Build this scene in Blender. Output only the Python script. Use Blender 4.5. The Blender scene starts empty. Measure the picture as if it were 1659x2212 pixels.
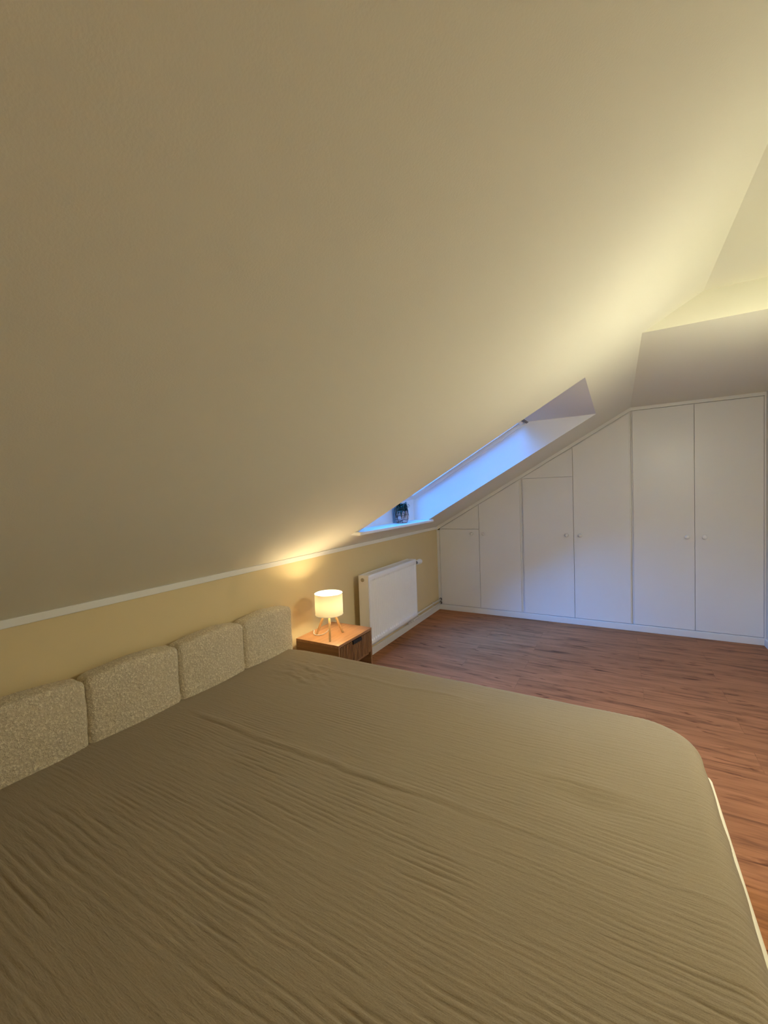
import bpy, bmesh, math, random
import numpy as np
from mathutils import Vector, Matrix
random.seed(4)
sc = bpy.context.scene
C = sc.collection

# ------------------------------------------------------------------ dimensions
HK, M = 1.026, 0.5698            # top of the knee wall, pitch of the sloped ceiling
HC, ZU = 2.2016, 2.3422          # low ceiling over the wardrobes, main flat ceiling
YH = -2.231                      # drop between both flat ceilings
XS, XU = (HC - HK) / M, (ZU - HK) / M
XR, YB, YF = 3.06, 0.58, -6.0    # right wall, wall behind wardrobes, wall behind the camera
WY0, WY1 = -2.13, -0.815         # skylight recess along the wall
slope = lambda x: HK + M * x

# ------------------------------------------------------------------ helpers
def tag(o, label=None, cat=None, group=None, kind=None):
    if label: o['label'] = label
    if cat: o['category'] = cat
    if group: o['group'] = group
    if kind: o['kind'] = kind
    return o

def empty(name, loc, label, cat, group=None, rz=0):
    o = bpy.data.objects.new(name, None); C.objects.link(o)
    o.location = loc; o.rotation_euler = (0, 0, rz); o.empty_display_size = .1
    return tag(o, label, cat, group)

def obj(name, bm, m, parent=None, loc=(0, 0, 0), smooth=False, auto=None):
    bmesh.ops.recalc_face_normals(bm, faces=bm.faces)
    me = bpy.data.meshes.new(name); bm.to_mesh(me); bm.free()
    me.materials.append(m)
    if smooth or auto:
        for p in me.polygons: p.use_smooth = True
    if auto: me.set_sharp_from_angle(angle=math.radians(auto))
    o = bpy.data.objects.new(name, me); C.objects.link(o); o.location = loc
    if parent: o.parent = parent
    return o

def struct(name, bm, m, parent=None, **k):
    o = obj(name, bm, m, parent, **k)
    if not parent: o['kind'] = 'structure'
    return o

def box(bm, x0, x1, y0, y1, z0, z1, bev=0, seg=2):
    r = bmesh.ops.create_cube(bm, size=1)
    for v in r['verts']:
        v.co = Vector(((x0 + x1) / 2 + v.co.x * (x1 - x0), (y0 + y1) / 2 + v.co.y * (y1 - y0), (z0 + z1) / 2 + v.co.z * (z1 - z0)))
    if bev:
        es = {e for v in r['verts'] for e in v.link_edges}
        bmesh.ops.bevel(bm, geom=list(es), offset=bev, segments=seg, profile=.5, affect='EDGES')
    return bm

def B(*a, **k): return box(bmesh.new(), *a, **k)

def poly(bm, pts):
    return bm.faces.new([bm.verts.new(p) for p in pts])

def prism_xz(bm, pts, y0, y1, bev=0):
    a = [bm.verts.new((x, y0, z)) for x, z in pts]; b = [bm.verts.new((x, y1, z)) for x, z in pts]
    n = len(pts); fs = [bm.faces.new(a), bm.faces.new(b[::-1])]
    for i in range(n): fs.append(bm.faces.new((a[i], b[i], b[(i + 1) % n], a[(i + 1) % n])))
    if bev:
        es = {e for f in fs for e in f.edges}
        bmesh.ops.bevel(bm, geom=list(es), offset=bev, segments=2, profile=.5, affect='EDGES')
    return bm

def lathe(bm, prof, n=32, c=(0, 0, 0), axis='z', cap=True):
    rings = []
    for r, h in prof:
        ring = []
        for i in range(n):
            a = 2 * math.pi * i / n; u, w = r * math.cos(a), r * math.sin(a)
            p = {'z': (u, w, h), 'y': (u, h, w), 'x': (h, u, w)}[axis]
            ring.append(bm.verts.new((p[0] + c[0], p[1] + c[1], p[2] + c[2])))
        rings.append(ring)
    for a, b in zip(rings, rings[1:]):
        for i in range(n): bm.faces.new((a[i], a[(i + 1) % n], b[(i + 1) % n], b[i]))
    if cap:
        bm.faces.new(rings[0]); bm.faces.new(rings[-1])
    return bm

def tube(bm, pts, r, n=12):
    pts = [Vector(p) for p in pts]; rings = []
    up = Vector((0.13, 0.27, .95))
    for i, p in enumerate(pts):
        d = (pts[min(i + 1, len(pts) - 1)] - pts[max(i - 1, 0)]).normalized()
        s = d.cross(up)
        if s.length < 1e-3: s = d.cross(Vector((1, 0, 0)))
        s.normalize(); t = s.cross(d)
        rr = r[i] if isinstance(r, (list, tuple)) else r
        rings.append([bm.verts.new(p + rr * (math.cos(2 * math.pi * k / n) * s + math.sin(2 * math.pi * k / n) * t)) for k in range(n)])
    for a, b in zip(rings, rings[1:]):
        for k in range(n): bm.faces.new((a[k], a[(k + 1) % n], b[(k + 1) % n], b[k]))
    bm.faces.new(rings[0]); bm.faces.new(rings[-1])
    return bm

def bez(p0, p1, p2, p3, n=16):
    P = [Vector(p) for p in (p0, p1, p2, p3)]; out = []
    for i in range(n + 1):
        t = i / n; s = 1 - t
        out.append(s**3 * P[0] + 3 * s * s * t * P[1] + 3 * s * t * t * P[2] + t**3 * P[3])
    return out

def vnoise(x, y, seed=0):
    """smooth value noise in -1..1 on numpy arrays"""
    rs = np.random.RandomState(seed); T = rs.uniform(-1, 1, (256, 256))
    xi, yi = np.floor(x).astype(int), np.floor(y).astype(int)
    fx, fy = x - xi, y - yi
    fx = fx * fx * fx * (fx * (fx * 6 - 15) + 10); fy = fy * fy * fy * (fy * (fy * 6 - 15) + 10)
    g = lambda a, b: T[a % 256, b % 256]
    return (g(xi, yi) * (1 - fx) + g(xi + 1, yi) * fx) * (1 - fy) + (g(xi, yi + 1) * (1 - fx) + g(xi + 1, yi + 1) * fx) * fy

def grid_mesh(name, P, m, parent=None):
    """P: array (nu, nv, 3) -> one smooth quad mesh"""
    nu, nv, _ = P.shape
    me = bpy.data.meshes.new(name)
    i = np.arange(nu - 1)[:, None] * nv + np.arange(nv - 1)[None, :]
    q = np.stack([i, i + nv, i + nv + 1, i + 1], -1).reshape(-1, 4)
    me.vertices.add(nu * nv); me.vertices.foreach_set('co', P.reshape(-1).astype(np.float32))
    me.loops.add(q.size); me.loops.foreach_set('vertex_index', q.reshape(-1).astype(np.int32))
    me.polygons.add(len(q)); me.polygons.foreach_set('loop_start', (np.arange(len(q)) * 4).astype(np.int32))
    me.polygons.foreach_set('use_smooth', np.ones(len(q), bool))
    me.update(); me.validate(); me.materials.append(m)
    o = bpy.data.objects.new(name, me); C.objects.link(o)
    if parent: o.parent = parent
    return o

# ------------------------------------------------------------------ materials
def mat(name, col, rough=.6, bump=None, spec=.5, metal=0, sheen=0, var=None):
    m = bpy.data.materials.new(name); m.use_nodes = True
    nt = m.node_tree; N = nt.nodes; L = nt.links; b = N['Principled BSDF']
    b.inputs['Base Color'].default_value = (*col, 1); b.inputs['Roughness'].default_value = rough
    b.inputs['Specular IOR Level'].default_value = spec; b.inputs['Metallic'].default_value = metal
    if sheen: b.inputs['Sheen Weight'].default_value = sheen
    tc = N.new('ShaderNodeTexCoord')
    if var:     # (scale, amount): faint unevenness of the colour
        n = N.new('ShaderNodeTexNoise'); n.inputs['Scale'].default_value = var[0]; n.inputs['Detail'].default_value = 5
        L.new(tc.outputs['Object'], n.inputs['Vector'])
        mx = N.new('ShaderNodeMix'); mx.data_type = 'RGBA'
        mx.inputs[6].default_value = (*[c * (1 - var[1]) for c in col], 1); mx.inputs[7].default_value = (*[min(1, c * (1 + var[1])) for c in col], 1)
        L.new(n.outputs['Fac'], mx.inputs[0]); L.new(mx.outputs[2], b.inputs['Base Color'])
    if bump:    # (scale, strength, distance)
        n = N.new('ShaderNodeTexNoise'); n.inputs['Scale'].default_value = bump[0]; n.inputs['Detail'].default_value = 4
        L.new(tc.outputs['Object'], n.inputs['Vector'])
        bp = N.new('ShaderNodeBump'); bp.inputs['Strength'].default_value = bump[1]; bp.inputs['Distance'].default_value = bump[2]
        L.new(n.outputs['Fac'], bp.inputs['Height']); L.new(bp.outputs['Normal'], b.inputs['Normal'])
    return m

def emit(name, col, s):
    m = bpy.data.materials.new(name); m.use_nodes = True; N = m.node_tree.nodes
    b = N['Principled BSDF']; b.inputs['Base Color'].default_value = (.9, .88, .8, 1)
    b.inputs['Emission Color'].default_value = (*col, 1); b.inputs['Emission Strength'].default_value = s
    return m

CEIL = mat('cream_ceiling_paint', (.80, .785, .69), .85, (260, .12, .002), spec=.2)
LINE = mat('white_reveal_paint', (.80, .80, .79), .8, (260, .12, .002), spec=.2)
BEIGE = mat('beige_wall_paint', (.69, .575, .35), .85, (300, .10, .002), spec=.2)
SIDE = mat('white_wall_paint', (.74, .73, .70), .85, (300, .10, .002), spec=.2)
WHITE = mat('white_satin_lacquer', (.78, .78, .77), .42, spec=.4, var=(3, .02))
DOORW = mat('white_cabinet_laminate', (.80, .80, .80), .34, spec=.4, var=(2, .02))
RADI = mat('white_radiator_enamel', (.82, .82, .82), .35, spec=.5)
PLAST = mat('white_plastic', (.80, .80, .79), .4)
GREYP = mat('grey_plastic', (.18, .18, .19), .5)
BRASS = mat('dull_nickel', (.42, .38, .30), .4, metal=.6)
BLACK = mat('black_metal', (.012, .011, .010), .45)
PIPE = mat('white_pipe_paint', (.74, .73, .70), .45)

def wood(name, dark, light, axis='y', scale=1.0, rough=.5):
    m = bpy.data.materials.new(name); m.use_nodes = True
    nt = m.node_tree; N = nt.nodes; L = nt.links; b = N['Principled BSDF']; b.inputs['Roughness'].default_value = rough
    tc = N.new('ShaderNodeTexCoord'); mp = N.new('ShaderNodeMapping')
    s = {'y': (38, 2.2, 38), 'x': (2.2, 38, 38), 'z': (38, 38, 2.2)}[axis]
    mp.inputs['Scale'].default_value = [v * scale for v in s]
    L.new(tc.outputs['Object'], mp.inputs['Vector'])
    n = N.new('ShaderNodeTexNoise'); n.inputs['Scale'].default_value = 1.6; n.inputs['Detail'].default_value = 7; n.inputs['Distortion'].default_value = .8
    L.new(mp.outputs[0], n.inputs['Vector'])
    r = N.new('ShaderNodeValToRGB'); e = r.color_ramp.elements
    e[0].position = .3; e[0].color = (*dark, 1); e[1].position = .74; e[1].color = (*light, 1)
    L.new(n.outputs['Fac'], r.inputs[0]); L.new(r.outputs[0], b.inputs['Base Color'])
    bp = N.new('ShaderNodeBump'); bp.inputs['Strength'].default_value = .15; bp.inputs['Distance'].default_value = .002
    L.new(n.outputs['Fac'], bp.inputs['Height']); L.new(bp.outputs[0], b.inputs['Normal'])
    return m

OAK = wood('walnut_veneer', (.24, .115, .048), (.42, .22, .105), 'y')
OAKZ = wood('walnut_veneer_upright', (.17, .080, .030), (.30, .15, .062), 'x')
SLAT = wood('walnut_slats', (.16, .075, .028), (.30, .155, .065), 'z')
LEGW = wood('light_oak', (.52, .32, .14), (.66, .44, .22), 'z')

def floor_mat():
    m = bpy.data.materials.new('brown_laminate_planks'); m.use_nodes = True
    nt = m.node_tree; N = nt.nodes; L = nt.links; b = N['Principled BSDF']
    b.inputs['Roughness'].default_value = .62; b.inputs['Specular IOR Level'].default_value = .14
    tc = N.new('ShaderNodeTexCoord')
    br = N.new('ShaderNodeTexBrick'); br.offset = .37; br.offset_frequency = 2
    for k, v in (('Scale', 1), ('Mortar Size', .0012), ('Mortar Smooth', .2), ('Bias', 0), ('Brick Width', 1.28), ('Row Height', .192)):
        br.inputs[k].default_value = v
    br.inputs['Color1'].default_value = (0, 0, 0, 1); br.inputs['Color2'].default_value = (1, 1, 1, 1); br.inputs['Mortar'].default_value = (.5, .5, .5, 1)
    L.new(tc.outputs['Object'], br.inputs['Vector'])
    # per-plank offset of the grain
    off = N.new('ShaderNodeVectorMath'); off.operation = 'MULTIPLY_ADD'
    off.inputs[1].default_value = (7.3, 3.1, 5.7); L.new(br.outputs['Color'], off.inputs[0]); L.new(tc.outputs['Object'], off.inputs[2])
    def noise(scale, sc, det, dist, rough=.55):
        mp = N.new('ShaderNodeMapping'); mp.inputs['Scale'].default_value = scale; L.new(off.outputs[0], mp.inputs[0])
        n = N.new('ShaderNodeTexNoise'); n.inputs['Scale'].default_value = sc; n.inputs['Detail'].default_value = det
        n.inputs['Distortion'].default_value = dist; n.inputs['Roughness'].default_value = rough
        L.new(mp.outputs[0], n.inputs['Vector']); return n
    g1 = noise((1.6, 14, 1), 1.5, 6, .8)
    g2 = noise((3, 75, 1), 1.5, 4, .3)
    kn = noise((5.0, 34, 1), 1.0, 3, .8)
    r1 = N.new('ShaderNodeValToRGB'); e = r1.color_ramp.elements
    e[0].position = .30; e[0].color = (.215, .095, .043, 1); e[1].position = .70; e[1].color = (.45, .200, .090, 1)
    e = r1.color_ramp.elements.new(.48); e.color = (.37, .160, .071, 1)
    L.new(g1.outputs['Fac'], r1.inputs[0])
    r2 = N.new('ShaderNodeValToRGB'); e = r2.color_ramp.elements
    e[0].position = .30; e[0].color = (.84, .82, .80, 1); e[1].position = .62; e[1].color = (1.05, 1.05, 1.05, 1)
    L.new(g2.outputs['Fac'], r2.inputs[0])
    r3 = N.new('ShaderNodeValToRGB'); e = r3.color_ramp.elements
    e[0].position = .26; e[0].color = (.30, .25, .23, 1); e[1].position = .40; e[1].color = (1, 1, 1, 1)
    L.new(kn.outputs['Fac'], r3.inputs[0])
    def mul(a, c):
        x = N.new('ShaderNodeMix'); x.data_type = 'RGBA'; x.blend_type = 'MULTIPLY'; x.inputs[0].default_value = 1
        L.new(a, x.inputs[6]); L.new(c, x.inputs[7]); return x.outputs[2]
    c = mul(mul(r1.outputs[0], r2.outputs[0]), r3.outputs[0])
    # tone of each plank and the joint
    rp = N.new('ShaderNodeMapRange'); rp.inputs[3].default_value = .94; rp.inputs[4].default_value = 1.06
    L.new(br.outputs['Color'], rp.inputs[0])
    c = mul(c, rp.outputs[0])
    j = N.new('ShaderNodeMapRange'); j.inputs[3].default_value = 1; j.inputs[4].default_value = .72
    L.new(br.outputs['Fac'], j.inputs[0])
    c = mul(c, j.outputs[0]); L.new(c, b.inputs['Base Color'])
    bp = N.new('ShaderNodeBump'); bp.inputs['Strength'].default_value = .12; bp.inputs['Distance'].default_value = .002
    L.new(g2.outputs['Fac'], bp.inputs['Height']); L.new(bp.outputs[0], b.inputs['Normal'])
    return m
FLOOR = floor_mat()

def cloth_mat():
    m = mat('olive_beige_muslin', (.42, .36, .26), .95, None, spec=.08, sheen=.15)
    nt = m.node_tree; N = nt.nodes; L = nt.links; b = N['Principled BSDF']
    tc = N.new('ShaderNodeTexCoord')
    hs = []
    for s, sc in (((26, 190, 60), 1.0), ((150, 90, 60), 1.0), ((480, 480, 480), 1.0)):
        mp = N.new('ShaderNodeMapping'); mp.inputs['Scale'].default_value = s; L.new(tc.outputs['Object'], mp.inputs[0])
        n = N.new('ShaderNodeTexNoise'); n.inputs['Scale'].default_value = sc; n.inputs['Detail'].default_value = 3; n.inputs['Distortion'].default_value = .6
        L.new(mp.outputs[0], n.inputs['Vector']); hs.append(n)
    prev = None
    for n, st, d in zip(hs, (.55, .35, .3), (.003, .0015, .0008)):
        bp = N.new('ShaderNodeBump'); bp.inputs['Strength'].default_value = st; bp.inputs['Distance'].default_value = d
        L.new(n.outputs['Fac'], bp.inputs['Height'])
        if prev: L.new(prev.outputs[0], bp.inputs['Normal'])
        prev = bp
    L.new(prev.outputs[0], b.inputs['Normal'])
    r = N.new('ShaderNodeValToRGB'); e = r.color_ramp.elements
    e[0].position = .3; e[0].color = (.265, .213, .143, 1); e[1].position = .7; e[1].color = (.315, .258, .180, 1)
    L.new(hs[2].outputs['Fac'], r.inputs[0]); L.new(r.outputs[0], b.inputs['Base Color'])
    return m
CLOTH = cloth_mat()

def boucle_mat(name, c0, c1):
    m = mat(name, c1, .95, None, spec=.1, sheen=.2)
    nt = m.node_tree; N = nt.nodes; L = nt.links; b = N['Principled BSDF']
    tc = N.new('ShaderNodeTexCoord')
    v = N.new('ShaderNodeTexVoronoi'); v.feature = 'SMOOTH_F1'; v.inputs['Scale'].default_value = 120; v.inputs['Randomness'].default_value = 1
    n = N.new('ShaderNodeTexNoise'); n.inputs['Scale'].default_value = 85; n.inputs['Detail'].default_value = 4; n.inputs['Distortion'].default_value = 2.2
    dv = N.new('ShaderNodeVectorMath'); dv.operation = 'MULTIPLY_ADD'; dv.inputs[1].default_value = (.012,) * 3
    L.new(tc.outputs['Object'], n.inputs['Vector'])
    L.new(n.outputs['Color'], dv.inputs[0]); L.new(tc.outputs['Object'], dv.inputs[2]); L.new(dv.outputs[0], v.inputs['Vector'])
    h = N.new('ShaderNodeMath'); h.operation = 'SUBTRACT'; L.new(n.outputs['Fac'], h.inputs[0]); L.new(v.outputs['Distance'], h.inputs[1])
    bp = N.new('ShaderNodeBump'); bp.inputs['Strength'].default_value = 1; bp.inputs['Distance'].default_value = .0055
    L.new(h.outputs[0], bp.inputs['Height']); L.new(bp.outputs[0], b.inputs['Normal'])
    r = N.new('ShaderNodeValToRGB'); e = r.color_ramp.elements
    e[0].position = .05; e[0].color = (*c0, 1); e[1].position = .42; e[1].color = (*c1, 1)
    L.new(h.outputs[0], r.inputs[0]); L.new(r.outputs[0], b.inputs['Base Color'])
    return m
BOUCLE = boucle_mat('cream_boucle', (.66, .575, .42), (.92, .84, .66))

CREAM = mat('cream_upholstery', (.84, .80, .66), .9, (500, .3, .001), spec=.1)
def shade_mat():
    m = bpy.data.materials.new('cream_lamp_fabric'); m.use_nodes = True
    N = m.node_tree.nodes; L = m.node_tree.links; N.remove(N['Principled BSDF'])
    d = N.new('ShaderNodeBsdfDiffuse'); t = N.new('ShaderNodeBsdfTranslucent'); x = N.new('ShaderNodeMixShader')
    d.inputs[0].default_value = (.86, .80, .62, 1); t.inputs[0].default_value = (.92, .83, .60, 1); x.inputs[0].default_value = .05
    L.new(d.outputs[0], x.inputs[1]); L.new(t.outputs[0], x.inputs[2]); L.new(x.outputs[0], N['Material Output'].inputs[0])
    return m
SHADE = shade_mat()

def glass_mat():
    m = bpy.data.materials.new('window_glass'); m.use_nodes = True
    N = m.node_tree.nodes; L = m.node_tree.links; N.remove(N['Principled BSDF'])
    t = N.new('ShaderNodeBsdfTransparent'); g = N.new('ShaderNodeBsdfGlossy'); x = N.new('ShaderNodeMixShader'); f = N.new('ShaderNodeFresnel')
    t.inputs[0].default_value = (.93, .96, .97, 1); g.inputs['Roughness'].default_value = .01; f.inputs['IOR'].default_value = 1.45
    L.new(f.outputs[0], x.inputs[0]); L.new(t.outputs[0], x.inputs[1]); L.new(g.outputs[0], x.inputs[2]); L.new(x.outputs[0], N['Material Output'].inputs[0])
    return m
GLASS = glass_mat()

def pot_mat():
    m = mat('patterned_ceramic', (.5, .45, .43), .55)
    nt = m.node_tree; N = nt.nodes; L = nt.links; b = N['Principled BSDF']
    tc = N.new('ShaderNodeTexCoord')
    v = N.new('ShaderNodeTexVoronoi'); v.feature = 'DISTANCE_TO_EDGE'; v.inputs['Scale'].default_value = 24; v.inputs['Randomness'].default_value = .55
    L.new(tc.outputs['Object'], v.inputs['Vector'])
    r = N.new('ShaderNodeValToRGB'); e = r.color_ramp.elements
    e[0].position = .035; e[0].color = (.05, .03, .03, 1); e[1].position = .07; e[1].color = (.50, .43, .42, 1)
    L.new(v.outputs['Distance'], r.inputs[0])
    n = N.new('ShaderNodeTexNoise'); n.inputs['Scale'].default_value = 30; L.new(tc.outputs['Object'], n.inputs['Vector'])
    x = N.new('ShaderNodeMix'); x.data_type = 'RGBA'; x.blend_type = 'MULTIPLY'; x.inputs[0].default_value = .6
    r2 = N.new('ShaderNodeValToRGB'); e = r2.color_ramp.elements; e[0].position = .4; e[0].color = (.55, .36, .30, 1); e[1].position = .6; e[1].color = (1, 1, 1, 1)
    L.new(n.outputs['Fac'], r2.inputs[0]); L.new(r.outputs[0], x.inputs[6]); L.new(r2.outputs[0], x.inputs[7]); L.new(x.outputs[2], b.inputs['Base Color'])
    return m
POT = pot_mat()
LEAF = mat('dark_green_leaf', (.012, .030, .016), .35, var=(14, .4))
SOIL = mat('potting_soil', (.02, .014, .01), .95, (80, .6, .01))

# ------------------------------------------------------------------ the room
struct('floor', B(-.1, XR + .1, YF - .1, YB + .1, -.12, 0), FLOOR)
struct('wall_left', B(-.12, 0, YF, YB, 0, HK), BEIGE)
struct('wall_right', B(XR, XR + .12, YF, YB, 0, ZU + .1), SIDE)
bm = bmesh.new(); prism_xz(bm, [(-.1, 0), (XR, 0), (XR, ZU + .1), (XU, ZU + .1), (-.1, slope(-.1))], YB, YB + .1); struct('wall_back', bm, SIDE)
bm = bmesh.new(); prism_xz(bm, [(-.1, 0), (XR, 0), (XR, ZU + .1), (XU, ZU + .1), (-.1, slope(-.1))], YF - .1, YF); struct('wall_front', bm, SIDE)

# recess of the skylight: level lintel, level sill board, upright apron
ZG = lambda x: 1.322 + .578 * x        # inner face of the roof window
ZL, ZS, XA = 2.05, 1.165, .085         # lintel, sill and apron
XL0 = (ZS - HK) / M                    # where the sill meets the slope
XL1 = (ZL - HK) / M
XG1 = (ZL - 1.322) / .578
bm = bmesh.new()
P = lambda x, y: (x, y, slope(x))
# sloped ceiling around the opening
def q(x0, x1, y0, y1): poly(bm, [P(x0, y0), P(x1, y0), P(x1, y1), P(x0, y1)])
q(0, XU, YF, YH); q(0, XS, YH, WY0)
q(0, XL0, WY0, WY1); q(XL1, XS, WY0, WY1); q(0, XS, WY1, YB)
# upper flat ceiling, drop and low ceiling
poly(bm, [(XU, YF, ZU), (XR, YF, ZU), (XR, YH, ZU), (XU, YH, ZU)])
poly(bm, [(XS, YH, HC), (XU, YH, ZU), (XR, YH, ZU), (XR, YH, HC)])
poly(bm, [(XS, YH, HC), (XR, YH, HC), (XR, YB, HC), (XS, YB, HC)])
bmesh.ops.remove_doubles(bm, verts=bm.verts, dist=1e-4)
struct('ceiling', bm, CEIL)

bm = bmesh.new()     # plaster lining of the recess
for y in (WY0, WY1):
    poly(bm, [(XL0, y, ZS), (XL1, y, ZL), (XG1, y, ZL), (XA, y, ZG(XA)), (XA, y, ZS)])
poly(bm, [(XL1, WY0, ZL), (XL1, WY1, ZL), (XG1, WY1, ZL), (XG1, WY0, ZL)])
poly(bm, [(XA, WY0, ZS), (XA, WY1, ZS), (XA, WY1, ZG(XA)), (XA, WY0, ZG(XA))])
poly(bm, [(XA, WY0, ZS), (XA, WY1, ZS), (XL0, WY1, ZS), (XL0, WY0, ZS)])
struct('trim_1', bm, LINE)

# roof window (its own local frame: u up the slope, y along the wall, w outwards)
win = bpy.data.objects.new('window_1', None); C.objects.link(win); win['kind'] = 'structure'
ang = math.atan(.578); win.location = (XA, 0, ZG(XA)); win.rotation_euler = (0, -ang, 0)
LU = (XG1 - XA) / math.cos(ang)
def frame_ring(bm, a0, a1, b0, b1, w, z0, z1, bev=.004):
    box(bm, a0, a0 + w, b0, b1, z0, z1, bev); box(bm, a1 - w, a1, b0, b1, z0, z1, bev)
    box(bm, a0 + w, a1 - w, b0, b0 + w, z0, z1, bev); box(bm, a0 + w, a1 - w, b1 - w, b1, z0, z1, bev)
bm = bmesh.new(); frame_ring(bm, -.03, LU + .03, WY0 - .03, WY1 + .03, .038, .0, .062); struct('window_frame', bm, WHITE, win)
bm = bmesh.new(); frame_ring(bm, .009, LU - .009, WY0 + .009, WY1 - .009, .034, .030, .075); struct('sash', bm, WHITE, win)
struct('glass_pane', B(.0435, LU - .0435, WY0 + .0435, WY1 - .0435, .050, .062), GLASS, win)
bm = bmesh.new(); box(bm, LU - .070, LU - .035, WY0 + .05, WY1 - .05, .006, .029, .006); struct('handle_bar', bm, WHITE, win)
struct('seal', B(LU - .026, LU - .004, WY0 + .01, WY1 - .003, -.003, .012), GREYP, win)
# white board of the sill
bm = bmesh.new(); box(bm, XA + .002, XL0 + .05, WY0 - .05, WY1 + .03, ZS - .022, ZS + .002, .004)
struct('trim_2', bm, WHITE)

# trims and skirting
bm = bmesh.new(); box(bm, 0, .010, YF, 0, HK - .030, HK + .002, .003); struct('trim_3', bm, LINE)
bm = bmesh.new(); box(bm, 0, .014, YF, -.004, 0, .066, .004); struct('baseboard_left', bm, WHITE)
bm = bmesh.new(); box(bm, XR - .014, XR, YF, -.012, 0, .066, .004); struct('baseboard_right', bm, WHITE)
bm = bmesh.new(); box(bm, 0, XR, -.010, .018, 0, .064, .003); struct('baseboard_back', bm, WHITE)
TW = .040                                # trim under the slope and the low ceiling on the wardrobe front
bm = bmesh.new()
prism_xz(bm, [(.0, HK - TW), (.0, HK), (XS, HC), (XR, HC), (XR, HC - .030), (XS + .006, HC - .030), (XS - .004, HC - .034)], -.008, .018, .0)
struct('trim_4', bm, WHITE)
bm = bmesh.new(); box(bm, 0, .033, -.006, .018, .064, HK - TW, .002); box(bm, XR - .012, XR, -.006, .018, .064, HC - .03, .002); struct('trim_5', bm, WHITE)

# ------------------------------------------------------------------ built-in wardrobes
def topz(x): return min(HK + M * x - TW - .003, HC - .034)
def knob(parent, x):
    bm = bmesh.new()
    lathe(bm, [(.008, .0), (.008, -.010), (.013, -.013), (.0185, -.020), (.0195, -.026), (.017, -.033), (.010, -.0375), (.003, -.039)], 28, (x, 0, .947), 'y')
    return obj('knob', bm, PLAST, parent, smooth=True)
def panel(name, x0, x1, z0, parent, z1=None):
    z1a = z1 if z1 else topz(x0); z1b = z1 if z1 else topz(x1)
    pts = [(x0, z0), (x1, z0), (x1, z1b), (x0, z1a)]
    if z1a < z0 + .004: pts = [(x0 + (z0 + .003 - z1a) / M, z0), (x1, z0), (x1, z1b)]
    bm = bmesh.new(); prism_xz(bm, pts, 0, .018, .0012)
    return obj(name, bm, DOORW, parent)
def wardrobe(x0, x1, label, doors):
    w = empty('wardrobe', (0, 0, 0), label, 'wardrobe', 'built-in white wardrobes under the slope')
    pts = [(x0, .0641), (x1, .0641), (x1, min(slope(x1), HC) - .0035)]
    if x0 < XS < x1: pts += [(XS, HC - .0035)]
    pts += [(x0, min(slope(x0), HC) - .0035)]
    bm = bmesh.new(); prism_xz(bm, pts, .0195, YB - .01)
    obj('carcass', bm, WHITE, w)
    for a, b, split, kx in doors:
        d = panel('door', a, b, .069, w, split - .002 if split else None)
        knob(d, kx)
        if split: panel('upper_panel', a, b, split + .002, w)
    return w
wardrobe(.034, 1.012, 'lowest built-in white wardrobe unit, in the corner beside the radiator', [(.037, .528, .999, .447), (.532, .996, None, .585)])
wardrobe(1.014, 2.063, 'middle built-in white wardrobe unit, with sloping top and small panel over its left door', [(1.032, 1.539, 1.561, 1.475), (1.543, 2.050, None, 1.603)])
wardrobe(2.065, XR - .013, 'tallest built-in white wardrobe unit with two flat-topped doors beside right wall', [(2.078, 2.561, None, 2.503), (2.565, XR - .014, None, 2.633)])

# ------------------------------------------------------------------ radiator
rad = empty('radiator', (.06, -1.42, .19), 'white panel radiator with vertical ribs on the beige wall below the skylight', 'radiator')
RL, RH, RD = .925, .585, .10
y0, y1 = -RL / 2, RL / 2
ny, nz = 28 * 12 + 1, 40
Y = np.linspace(y0 + .004, y1 - .004, ny); Zl = np.concatenate([[0], np.linspace(.02, .075, 12), np.linspace(.09, RH - .09, 12), np.linspace(RH - .075, RH - .02, 12), [RH]])
YY, ZZ = np.meshgrid(Y, Zl, indexing='ij')
ph = ((YY - y0 - .02) / (RL - .04) * 27) % 1.0
inside = (YY > y0 + .02) & (YY < y1 - .02)
rib = np.where(inside, np.clip(.5 - .5 * np.cos(2 * np.pi * ph), 0, 1) ** .7, 0)
sm = lambda t: np.clip(t, 0, 1) ** 2 * (3 - 2 * np.clip(t, 0, 1))
mask = sm((ZZ - .035) / .022) * sm((RH - .035 - ZZ) / .022)
XX = RD - .011 * rib * mask
o = grid_mesh('front_panel', np.stack([XX, YY, ZZ], -1), RADI, rad)
sd = o.modifiers.new('thickness', 'SOLIDIFY'); sd.thickness = .0015; sd.offset = 1
for s in (-1, 1):
    yy = s * (RL / 2 - .002)
    bm = bmesh.new(); box(bm, .004, RD - .001, min(yy, yy - s * .003), max(yy, yy - s * .003), .0, RH + .002, .001)
    obj('side_panel', bm, RADI, rad)
bm = bmesh.new()
box(bm, .004, .012, y0 + .006, y1 - .006, RH - .012, RH + .002, .001); box(bm, RD - .012, RD - .0005, y0 + .006, y1 - .006, RH - .012, RH + .002, .001)
n = 46
for i in range(n + 1):
    yy = y0 + .010 + (RL - .020) * i / n
    box(bm, .012, RD - .012, yy - .0065, yy + .0065, RH - .007, RH - .001)
obj('top_grille', bm, RADI, rad)
bm = bmesh.new(); box(bm, .006, .016, y0 + .01, y1 - .01, .01, RH - .02, .002); box(bm, .03, RD - .012, y0 + .012, y1 - .012, .03, RH - .02); obj('back_panel', bm, RADI, rad)
bm = bmesh.new()
lathe(bm, [(.016, 0), (.016, -.005), (.011, -.007), (.011, -.012), (.004, -.0125)], 24, (.045, y0 + .002, RH - .035), 'y'); obj('end_plug', bm, BRASS, rad, auto=40)
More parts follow.
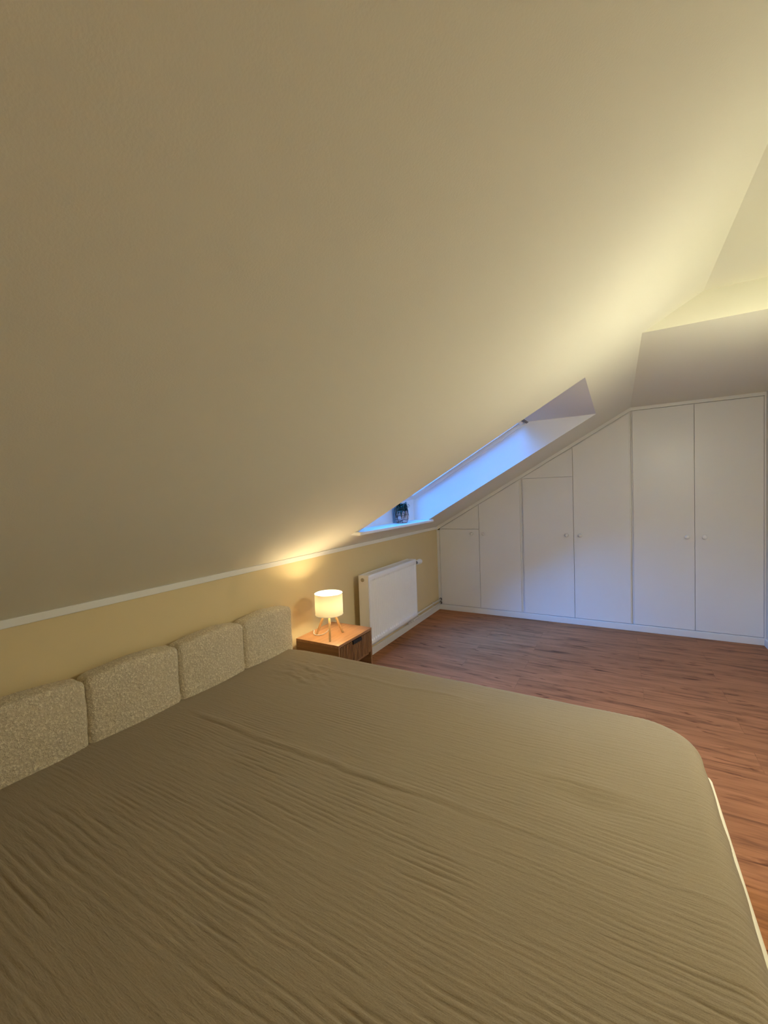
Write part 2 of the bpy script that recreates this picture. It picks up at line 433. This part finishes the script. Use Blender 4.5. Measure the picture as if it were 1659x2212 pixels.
for yb in (-.31, .27): obj('wall_bracket', B(-.058, .006, yb, yb + .04, .05, RH - .06, .002), PLAST, rad)
bm = bmesh.new()   # valve body and thermostatic head
lathe(bm, [(.009, -.004), (.009, .05), (.015, .051), (.015, .072)], 24, (.072, y1, RH - .047), 'y'); obj('valve_body', bm, GREYP, rad, auto=40)
bm = bmesh.new()
prof = [(.021, .071), (.025, .074), (.025, .112), (.0235, .117), (.0235, .160), (.021, .170), (.012, .175)]
lathe(bm, prof, 32, (.072, y1, RH - .047), 'y')
for i in range(16):
    a = 2 * math.pi * i / 16
    box(bm, .072 + .0245 * math.cos(a) - .0016, .072 + .0245 * math.cos(a) + .0016, y1 + .120, y1 + .158, RH - .047 + .0245 * math.sin(a) - .0016, RH - .047 + .0245 * math.sin(a) + .0016)
obj('thermostat_head', bm, PLAST, rad, auto=40)
bm = bmesh.new()   # return valve below the far end
lathe(bm, [(.010, .012), (.010, -.012), (.017, -.014), (.017, -.052), (.012, -.056)], 24, (.05, y1 - .045, 0), 'z')
tube(bm, bez((.05, y1 - .045, -.035), (.05, y1 + .0, -.040), (-.03, y1 + .01, -.04), (-.030, y1 + .06, -.068)), .0085)
lathe(bm, [(.012, 0), (.012, .030), (.008, .034)], 20, (.05, y1 - .045, -.034), 'x')
obj('return_valve', bm, PLAST, rad, auto=40)

for z, lab, yb in ((.128, 'upper white heating pipe along the beige wall right of the radiator', -.93), (.084, 'lower white heating pipe just above the skirting right of the radiator', -.925)):
    bm = bmesh.new(); tube(bm, [(.03, yb, z), (.03, -.5, z), (.03, -.0075, z)], .0095, 14)
    o = obj('heating_pipe', bm, PIPE, smooth=True); tag(o, lab, 'pipe', 'heating pipes by the radiator')
    bm = bmesh.new(); lathe(bm, [(.0165, -.016), (.0165, -.0085), (.011, -.0080)], 24, (.03, 0, z), 'y'); obj('pipe_collar', bm, BLACK, o, auto=40)
    for yc in (-.62, -.2):
        bm = bmesh.new(); box(bm, .0, .03, yc - .006, yc + .006, z - .004, z + .004, .001); obj('pipe_clip', bm, PLAST, o)

# ------------------------------------------------------------------ nightstand
ns = empty('nightstand', (.235, -2.455, 0), 'walnut-veneer nightstand with slatted drawer front, between bed and radiator', 'nightstand')
hw, hy, top = .175, .200, .495           # half depth (x), half width (y)
obj('top_board', B(-hw, hw, -hy, hy, top - .018, top, .0015), OAK, ns)
for s in (-1, 1):
    obj('side_panel', B(-hw, hw - .001, min(s * hy, s * (hy - .018)), max(s * hy, s * (hy - .018)), .12, top - .0182, .001), OAKZ, ns)
obj('bottom_board', B(-hw, hw - .002, -hy + .0182, hy - .0182, .12, .138), OAK, ns)
obj('back_panel', B(-hw, -hw + .008, -hy + .0182, hy - .0182, .1382, top - .0185), OAKZ, ns)
obj('shelf_board', B(-hw + .0085, hw - .02, -hy + .0185, hy - .0185, .305, .320), OAKZ, ns)
bm = bmesh.new()
fy, z0, z1 = hy - .021, .328, top - .022
box(bm, hw - .024, hw - .0165, -fy, fy, z0, z1)
nsl = 21; pw = 2 * fy / nsl
for i in range(nsl):
    a = -fy + i * pw
    box(bm, hw - .0168, hw, a + .0028, a + pw - .0032, z0, z1, .0012, 1)
dr = obj('drawer', bm, SLAT, ns)
obj('drawer_handle', B(hw - .012, hw + .010, -.045, .055, z1 - .020, z1 + .0012, .001), BLACK, dr)
for sx in (-1, 1):
    for sy in (-1, 1):
        bm = bmesh.new(); lathe(bm, [(.010, 0), (.015, .119)], 20, (sx * (hw - .035), sy * (hy - .035), 0)); obj('leg', bm, BLACK, ns, smooth=False, auto=40)

# ------------------------------------------------------------------ table lamp
lampC = Vector((.247, -2.525, .495))
lamp = empty('table_lamp', lampC, 'small lit table lamp with cream drum shade on three wooden legs, on the nightstand', 'lamp')
SR, SZ0, SZ1 = .0935, .152, .294
bm = bmesh.new(); lathe(bm, [(SR - .001, SZ0), (SR, SZ0 + .05), (SR, SZ1)], 72, cap=False); sh = obj('lamp_shade', bm, SHADE, lamp, smooth=True)
for z in (SZ0, SZ1):
    bm = bmesh.new()
    tube(bm, [(SR * math.cos(a), SR * math.sin(a), z) for a in np.linspace(0, 2 * math.pi, 73)], .0014, 8)
    obj('rim', bm, PLAST, sh, smooth=True)
bm = bmesh.new(); lathe(bm, [(.018, .150), (.018, .190), (.015, .195)], 28);  
for k in range(3):
    a = 2 * math.pi * k / 3; tube(bm, [(.017 * math.cos(a), .017 * math.sin(a), .1545), (.0925 * math.cos(a), .0925 * math.sin(a), .1545)], .0015, 8)
obj('socket', bm, PLAST, lamp, auto=40)
bm = bmesh.new(); lathe(bm, [(.010, .193), (.013, .200), (.022, .214), (.0255, .228), (.022, .244), (.012, .253), (.002, .255)], 28)
obj('light_bulb', bm, emit('warm_bulb', (1, .77, .44), 260), lamp, smooth=True)
for fx, fy_ in ((.143, -2.540), (.311, -2.611), (.280, -2.428)):
    d = Vector((fx - lampC.x, fy_ - lampC.y, 0)); d = d.normalized() * .105
    top_ = d * .36 + Vector((0, 0, .151)); t = Vector((-d.y, d.x, 0)).normalized() * .0068; u = d.normalized() * .0068
    bm = bmesh.new()
    a = [bm.verts.new(d + u * i + t * j + Vector((0, 0, .0003))) for i, j in ((-1, -1), (1, -1), (1, 1), (-1, 1))]
    b = [bm.verts.new(top_ + u * i + t * j) for i, j in ((-1, -1), (1, -1), (1, 1), (-1, 1))]
    bm.faces.new(a); bm.faces.new(b)
    for i in range(4): bm.faces.new((a[i], a[(i + 1) % 4], b[(i + 1) % 4], b[i]))
    bmesh.ops.bevel(bm, geom=list(bm.edges), offset=.0012, segments=2, profile=.5, affect='EDGES')
    obj('leg', bm, LEGW, lamp)
bm = bmesh.new()
pts = bez((-.004, .006, .150), (-.004, .030, .075), (-.012, .020, .010), (-.075, -.020, .0030), 20)[:-1] + bez((-.075, -.020, .0030), (-.125, -.050, .0030), (-.150, .02, .003), (-.176, .045, .003), 16)[:-1] + bez((-.176, .045, .003), (-.197, .06, .002), (-.2, .06, -.01), (-.2, .06, -.03), 10)
tube(bm, pts, .0024, 10); obj('power_cord', bm, PLAST, lamp, smooth=True)

# ------------------------------------------------------------------ bed
BY1, BY0, BX1, BT = -2.775, -4.705, 2.200, .512
bed = empty('bed', (1.15, (BY0 + BY1) / 2, 0), 'large bed with cream boucle headboard of puffy upright cushions along the beige wall', 'bed')
bo = bed.location
HB = obj('headboard', B(.018 - bo.x, .070 - bo.x, BY0 + .012 - bo.y, BY1 - .012 - bo.y, .10, .725, .015), BOUCLE, bed)
def cushion(yc, w, i):
    # rounded, bulging upholstered block
    n1, n2, n3 = 74, 70, 18
    z0c, z1c, xb, th = .36, .760, .045, .110
    hw_, hh, ht = w / 2, (z1c - z0c) / 2, th / 2
    bm = bmesh.new()
    def face(fn, na, nb):
        g = [[bm.verts.new(fn(-1 + 2 * a / na, -1 + 2 * b / nb)) for b in range(nb + 1)] for a in range(na + 1)]
        for a in range(na):
            for b in range(nb): bm.faces.new((g[a][b], g[a + 1][b], g[a + 1][b + 1], g[a][b + 1]))
    face(lambda u, v: (1, u, v), n1, n2); face(lambda u, v: (-1, u, v), n1, n2)
    face(lambda u, v: (u, 1, v), n3, n2); face(lambda u, v: (u, -1, v), n3, n2)
    face(lambda u, v: (u, v, 1), n3, n1); face(lambda u, v: (u, v, -1), n3, n1)
    bmesh.ops.remove_doubles(bm, verts=bm.verts, dist=1e-5)
    co = np.array([v.co[:] for v in bm.verts])
    P_ = co * np.array([ht, hw_, hh])
    r = .025; inner = np.array([ht, hw_, hh]) - r
    cl = np.clip(P_, -inner, inner); d = P_ - cl; L_ = np.linalg.norm(d, axis=1)
    # spread the surface evenly round the edge
    dn = np.where(L_[:, None] > 1e-9, d / np.maximum(L_, 1e-9)[:, None], 0)
    Q = cl + dn * r
    u, v = Q[:, 1] / hw_, Q[:, 2] / hh
    front = Q[:, 0] > 0
    Q[:, 0] += np.where(front, .016 * (1 - u**2) * (1 - .5 * v**2) - .006, 0)
    Q[:, 2] += np.where(v > 0, v * (.020 * (1 - np.abs(u)**2.2) - .008), 0)
    # boucle loops
    a, b = Q[:, 1] + i * 3.1, Q[:, 2] + Q[:, 0]
    nz_ = vnoise(a / .007, b / .007, 11) * .6 + vnoise(a / .013 + 7, b / .013, 12) * .6
    nrm = dn.copy(); 
    Q += nrm * (nz_ * .0016)[:, None]
    lo = vnoise(a / .09, b / .09, 13) * .002
    Q += nrm * lo[:, None]
    for vtx, c in zip(bm.verts, Q): vtx.co = c
    o = obj('cushion', bm, BOUCLE, HB, smooth=True)
    o.location = (xb + ht - bo.x, yc - bo.y, (z0c + z1c) / 2)
    return o
cw = (BY1 - BY0) / 5
for i in range(5): cushion(BY1 - cw * (i + .5) , cw + .003, i)
for s, y in ((0, BY0), (1, BY1 - .05)):
    obj('side_rail', B(.06 - bo.x, 2.235 - bo.x, y - .005 - bo.y, y + .055 - bo.y, .10, .33, .02, 3), BOUCLE, bed)
bm = bmesh.new(); box(bm, 2.190 - bo.x, 2.2405 - bo.x, BY0 - .004 - bo.y, BY1 + .002 - .055 - bo.y, .10, .345, .022, 4)
obj('foot_rail', bm, CREAM, bed)
for sx in (.15, 2.18):
    for sy in (BY0 + .08, BY1 - .08):
        bm = bmesh.new(); lathe(bm, [(.020, 0), (.026, .10)], 20, (sx - bo.x, sy - bo.y, 0)); obj('leg', bm, BLACK, bed, auto=40)
MATT = mat('white_mattress_ticking', (.75, .73, .68), .9, (200, .2, .003))
bm = bmesh.new(); box(bm, .155 - bo.x, BX1 - .014 - bo.x, BY0 + .06 - bo.y, BY1 - .065 - bo.y, .2, BT - .022, .05, 4); obj('mattress', bm, MATT, bed, smooth=True)

# bedspread: cloth coordinates folded over the rounded edge of the mattress
def bedspread():
    Rc, re = .19, .070
    drop = .13
    ext = .5 * math.pi * re + drop - re
    xs = np.concatenate([np.arange(.132, 2.0, .0085), np.arange(2.0, BX1 - re + ext + re * .3, .006)])
    ys = np.arange(BY0 + re - ext, BY1 - re + ext + .001, .0024)
    X, Y_ = np.meshgrid(xs, ys, indexing='ij')
    cx1, cy0, cy1 = BX1 - Rc, BY0 + Rc, BY1 - Rc
    kx = np.minimum(X, cx1); ky = np.clip(Y_, cy0, cy1)
    dx, dy = X - kx, Y_ - ky; s = np.hypot(dx, dy)
    dxn, dyn = np.where(s > 1e-9, dx / np.maximum(s, 1e-9), 0), np.where(s > 1e-9, dy / np.maximum(s, 1e-9), 0)
    s0 = Rc - re; t = np.clip((s - s0) / re, 0, math.pi / 2)
    over = np.maximum(s - s0 - re * math.pi / 2, 0)
    over = np.minimum(over, drop - re + .02)
    hor = np.where(s < s0, s, s0 + re * np.sin(t)); ver = re * (1 - np.cos(t)) + over
    # crinkles running from headboard to foot
    amp = .55 + .45 * np.clip((-3.35 - Y_) / .5, 0, 1)
    patch = np.clip(.75 + .7 * vnoise(X / .22, Y_ / .16, 21), .12, 1.25)
    wp = vnoise(X / .70, Y_ / .40, 22) * 1.4 + vnoise(X / .18, Y_ / .08, 23) * .26 + vnoise(X / .05, Y_ / .04, 29) * .09
    p1 = Y_ / .0180 + wp; d1 = np.abs(p1 - np.floor(p1) - .5)
    r1 = 1 - 2.3 * np.exp(-(d1 / .20)**2) * np.clip(.62 + .75 * vnoise(X / .13, np.floor(p1) + .001, 28), .08, 1.3)
    r2 = np.sin(2 * np.pi * (Y_ / .0140 + vnoise(X / .5, Y_ / .3, 24) * 1.6 + vnoise(X / .12, Y_ / .08, 25) * .4))
    mixn = sm(.5 + 1.2 * vnoise(X / .35, Y_ / .25, 26))
    near_head = sm((X - .15) / .45) * .75 + .25
    h = (.00105 * (r1 * (.45 + .55 * mixn) + r2 * (1 - mixn) * .40)) * amp * patch * near_head
    h += .0007 * vnoise(X / .10, Y_ / .011, 27) * amp * near_head
    # a few crinkles across, near the foot and in patches
    cross = np.sin(2 * np.pi * (X / .021 + vnoise(X / .2, Y_ / .3, 31) * 1.2 + vnoise(X / .08, Y_ / .08, 32) * .4))
    cm = sm((X - 1.45) / .5) * np.clip(.4 + .8 * vnoise(X / .18, Y_ / .22, 33), 0, 1) + .25 * np.clip(vnoise(X / .3, Y_ / .3, 34), 0, 1)
    h += .0009 * cross * cm
    # long fold lines of the cloth: one along, one across, some short creases
    yl = -3.612 + .010 * vnoise(X / .25, X * 0, 41) + .004 * vnoise(X / .06, X * 0, 42)
    al = sm((X - .22) / .25) * (1 - .6 * sm((X - 1.3) / .5))
    h += al * (.0036 * np.exp(-((Y_ - yl - .012) / .016)**2) - .0022 * np.exp(-((Y_ - yl + .010) / .008)**2))
    yl2 = -2.99 + .010 * vnoise(X / .2, X * 0, 43)
    a2 = sm((X - .42) / .15) * (1 - sm((X - 1.25) / .3))
    h += a2 * .0032 * np.exp(-((Y_ - yl2) / .012)**2)
    xl = .83 + .006 * vnoise(Y_ / .1, Y_ * 0, 44)
    a3 = sm((Y_ + 3.60) / .06) * (1 - sm((Y_ + 2.95) / .08))
    h += a3 * .0016 * np.exp(-((X - xl) / .007)**2)
    # rumple close to the pillow end
    bump = np.exp(-(((X - .52) / .17)**2 + ((Y_ + 3.08) / .10)**2))
    h += .006 * bump * vnoise(X / .045 + Y_ / .03, Y_ / .035 - X / .08, 45)
    # shallow dip near the foot
    h -= .010 * np.exp(-(((X - 1.86) / .10)**2 + ((Y_ + 3.42) / .05)**2)) 
    h += .005 * np.exp(-(((X - 1.84) / .14)**2 + ((Y_ + 3.34) / .03)**2))
    # soft waviness of the filling
    h += .004 * vnoise(X / .5, Y_ / .45, 46) + .0022 * vnoise(X / .16, Y_ / .16, 47)
    flat = np.cos(t) * (over <= 0)
    side = 1 - flat
    wave = .004 * vnoise(Y_ / .14, X / 2, 51) + .016 * np.exp(-((Y_ + 3.33) / .045)**2)
    foot = np.clip(dxn, 0, 1)
    hor2 = hor + side * (np.abs(h) * .6 + foot * wave * np.clip(over / .05, .2, 1) + .004 * vnoise(X / .12 + 9, Y_ / .12, 52))
    px = kx + dxn * hor2; py = ky + dyn * hor2
    pz = BT - ver + h * (.35 + .65 * flat) - .012 * sm((.30 - X) / .17)
    return grid_mesh('bedspread', np.stack([px, py, pz], -1), CLOTH)
sp = bedspread()
tag(sp, 'crinkled olive-beige muslin bedspread covering the whole bed', 'bedspread')
sd = sp.modifiers.new('thickness', 'SOLIDIFY'); sd.thickness = .003; sd.offset = -1

# ------------------------------------------------------------------ plant on the sill
pc = Vector((.172, -1.262, ZS + .002))
plant = empty('potted_plant', pc, 'dark green plant in a patterned ceramic pot on the skylight sill', 'plant')
bm = bmesh.new()
lathe(bm, [(.040, 0), (.052, .006), (.060, .022), (.063, .050), (.061, .085), (.060, .115), (.056, .115), (.056, .098)], 40); obj('pot', bm, POT, plant, smooth=True)
bm = bmesh.new(); lathe(bm, [(.0555, .097), (.03, .102), (.002, .104)], 32); obj('soil', bm, SOIL, plant, smooth=True)
bm = bmesh.new()
for k in range(230):
    a = random.uniform(0, 2 * math.pi); d = Vector((math.cos(a), math.sin(a), 0)); t = Vector((-d.y, d.x, 0))
    r0 = random.uniform(.0, .040); reach = random.uniform(.012, .058); up = random.uniform(.02, .10); fall = random.uniform(-.02, .135)
    p0 = d * r0 + Vector((0, 0, .098)); p1 = p0 + Vector((0, 0, up)); p2 = p0 + d * reach * .9 + Vector((0, 0, up)); p3 = p0 + d * (reach * 1.15) + Vector((0, 0, up - fall))
    if r0 + reach * 1.15 > .084: continue
    pts = bez(p0, p1, p2, p3, 7); w = random.uniform(.006, .011); prev = None
    for i, p in enumerate(pts):
        f = w * (math.sin(math.pi * min(1, .12 + i / 7 * .88)) ** .7) if i else .002
        tw = t + Vector((0, 0, random.uniform(-.2, .2)))
        cur = [bm.verts.new(p - tw * f), bm.verts.new(p + Vector((0, 0, -.15 * f))), bm.verts.new(p + tw * f)]
        if prev:
            bm.faces.new((prev[0], prev[1], cur[1], cur[0])); bm.faces.new((prev[1], prev[2], cur[2], cur[1]))
        prev = cur
fo = obj('foliage', bm, LEAF, plant, smooth=True)
sd = fo.modifiers.new('thickness', 'SOLIDIFY'); sd.thickness = .0006

# ------------------------------------------------------------------ pendant, just right of the picture
cl = empty('pendant_lamp', (2.62, -2.70, ZU), 'round white glowing pendant lamp under the flat ceiling beyond the slope', 'lamp')
bm = bmesh.new(); lathe(bm, [(.055, -.0005), (.055, -.018), (.045, -.026), (.006, -.028)], 48); obj('canopy', bm, PLAST, cl, auto=40)
bm = bmesh.new(); lathe(bm, [(.004, -.027), (.004, -.355)], 12); obj('rod', bm, PLAST, cl, auto=40)
bm = bmesh.new(); lathe(bm, [(.022, -.354), (.034, -.362), (.034, -.388)], 32); obj('lamp_holder', bm, PLAST, cl, auto=40)
bm = bmesh.new(); lathe(bm, [(.032, -.384), (.060, -.396), (.088, -.422), (.100, -.462), (.1005, -.466), (.0985, -.486)], 48, cap=False)
obj('frosted_upper_shell', bm, emit('frosted_glass_glow', (1, .985, .60), 13.0), cl, smooth=True)
bm = bmesh.new(); lathe(bm, [(.098, -.4865), (.092, -.510), (.066, -.545), (.03, -.562), (.002, -.565)], 48)
obj('glass_globe', bm, emit('opal_glass_glow', (1, .94, .67), 210), cl, smooth=True)

# ------------------------------------------------------------------ floor lamp behind the camera
fl = empty('floor_lamp', (2.74, -5.15, 0), 'lit floor lamp with cream shade by the right wall past the bed foot', 'lamp')
bm = bmesh.new(); lathe(bm, [(.14, 0), (.14, .018), (.13, .024), (.012, .026)], 48); obj('base', bm, BLACK, fl, auto=40)
bm = bmesh.new(); lathe(bm, [(.010, .025), (.010, 1.34)], 20); obj('pole', bm, BLACK, fl, auto=40)
bm = bmesh.new(); lathe(bm, [(.20, 1.30), (.17, 1.58)], 64, cap=False); fs = obj('lamp_shade', bm, SHADE, fl, smooth=True)
bm = bmesh.new(); lathe(bm, [(.018, 1.34), (.018, 1.40), (.014, 1.405)], 24); obj('socket', bm, PLAST, fl, auto=40)
bm = bmesh.new(); lathe(bm, [(.013, 1.404), (.028, 1.43), (.032, 1.45), (.026, 1.475), (.002, 1.485)], 28)
obj('light_bulb', bm, emit('warm_floor_bulb', (1, .70, .22), 100), fl, smooth=True)

# ------------------------------------------------------------------ dusk sky, camera, view
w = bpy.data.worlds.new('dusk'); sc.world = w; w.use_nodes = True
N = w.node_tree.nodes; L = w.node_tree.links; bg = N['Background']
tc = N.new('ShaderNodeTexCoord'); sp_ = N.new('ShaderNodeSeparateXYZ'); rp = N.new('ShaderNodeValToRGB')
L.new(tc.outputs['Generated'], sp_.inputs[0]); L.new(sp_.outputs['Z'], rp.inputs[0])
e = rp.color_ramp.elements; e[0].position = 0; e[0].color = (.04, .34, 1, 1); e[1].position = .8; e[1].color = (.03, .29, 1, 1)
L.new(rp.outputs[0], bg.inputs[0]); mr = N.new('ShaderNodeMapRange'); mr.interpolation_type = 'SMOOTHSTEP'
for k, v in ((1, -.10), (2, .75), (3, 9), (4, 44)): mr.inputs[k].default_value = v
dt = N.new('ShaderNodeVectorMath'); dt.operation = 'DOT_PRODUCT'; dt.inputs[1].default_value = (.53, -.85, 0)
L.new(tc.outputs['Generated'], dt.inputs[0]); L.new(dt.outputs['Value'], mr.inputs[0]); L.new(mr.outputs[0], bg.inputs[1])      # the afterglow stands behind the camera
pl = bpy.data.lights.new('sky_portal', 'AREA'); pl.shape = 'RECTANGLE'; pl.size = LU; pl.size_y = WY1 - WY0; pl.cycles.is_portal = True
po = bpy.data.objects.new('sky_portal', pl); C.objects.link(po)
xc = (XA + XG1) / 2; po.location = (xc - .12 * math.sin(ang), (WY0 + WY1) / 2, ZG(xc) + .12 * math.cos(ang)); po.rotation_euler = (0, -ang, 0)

f, yaw, pit, rol = 886.66, .5186, -.0395, -.0357
cyw, syw, cp, sp2 = math.cos(yaw), math.sin(yaw), math.cos(pit), math.sin(pit)
fw = Vector((-syw * cp, cyw * cp, sp2)); rt = Vector((cyw, syw, 0)); up = rt.cross(fw)
r2 = math.cos(rol) * rt + math.sin(rol) * up; u2 = -math.sin(rol) * rt + math.cos(rol) * up
cd = bpy.data.cameras.new('camera'); co = bpy.data.objects.new('camera', cd); C.objects.link(co)
cd.sensor_fit = 'HORIZONTAL'; cd.sensor_width = 36; cd.lens = f / 1659 * 36; cd.clip_start = .02
mm = Matrix((r2, u2, -fw)).transposed().to_4x4(); mm.translation = (1.9481, -4.7114, 1.43); co.matrix_world = mm
sc.camera = co
sc.view_settings.view_transform = 'Standard'; sc.view_settings.look = 'None'
sc.view_settings.gamma = 1; sc.view_settings.exposure = -.02; sc.view_settings.use_curve_mapping = False
sc.cycles.max_bounces = 12; sc.cycles.diffuse_bounces = 8; sc.cycles.transparent_max_bounces = 8
sc.cycles.use_denoising = True
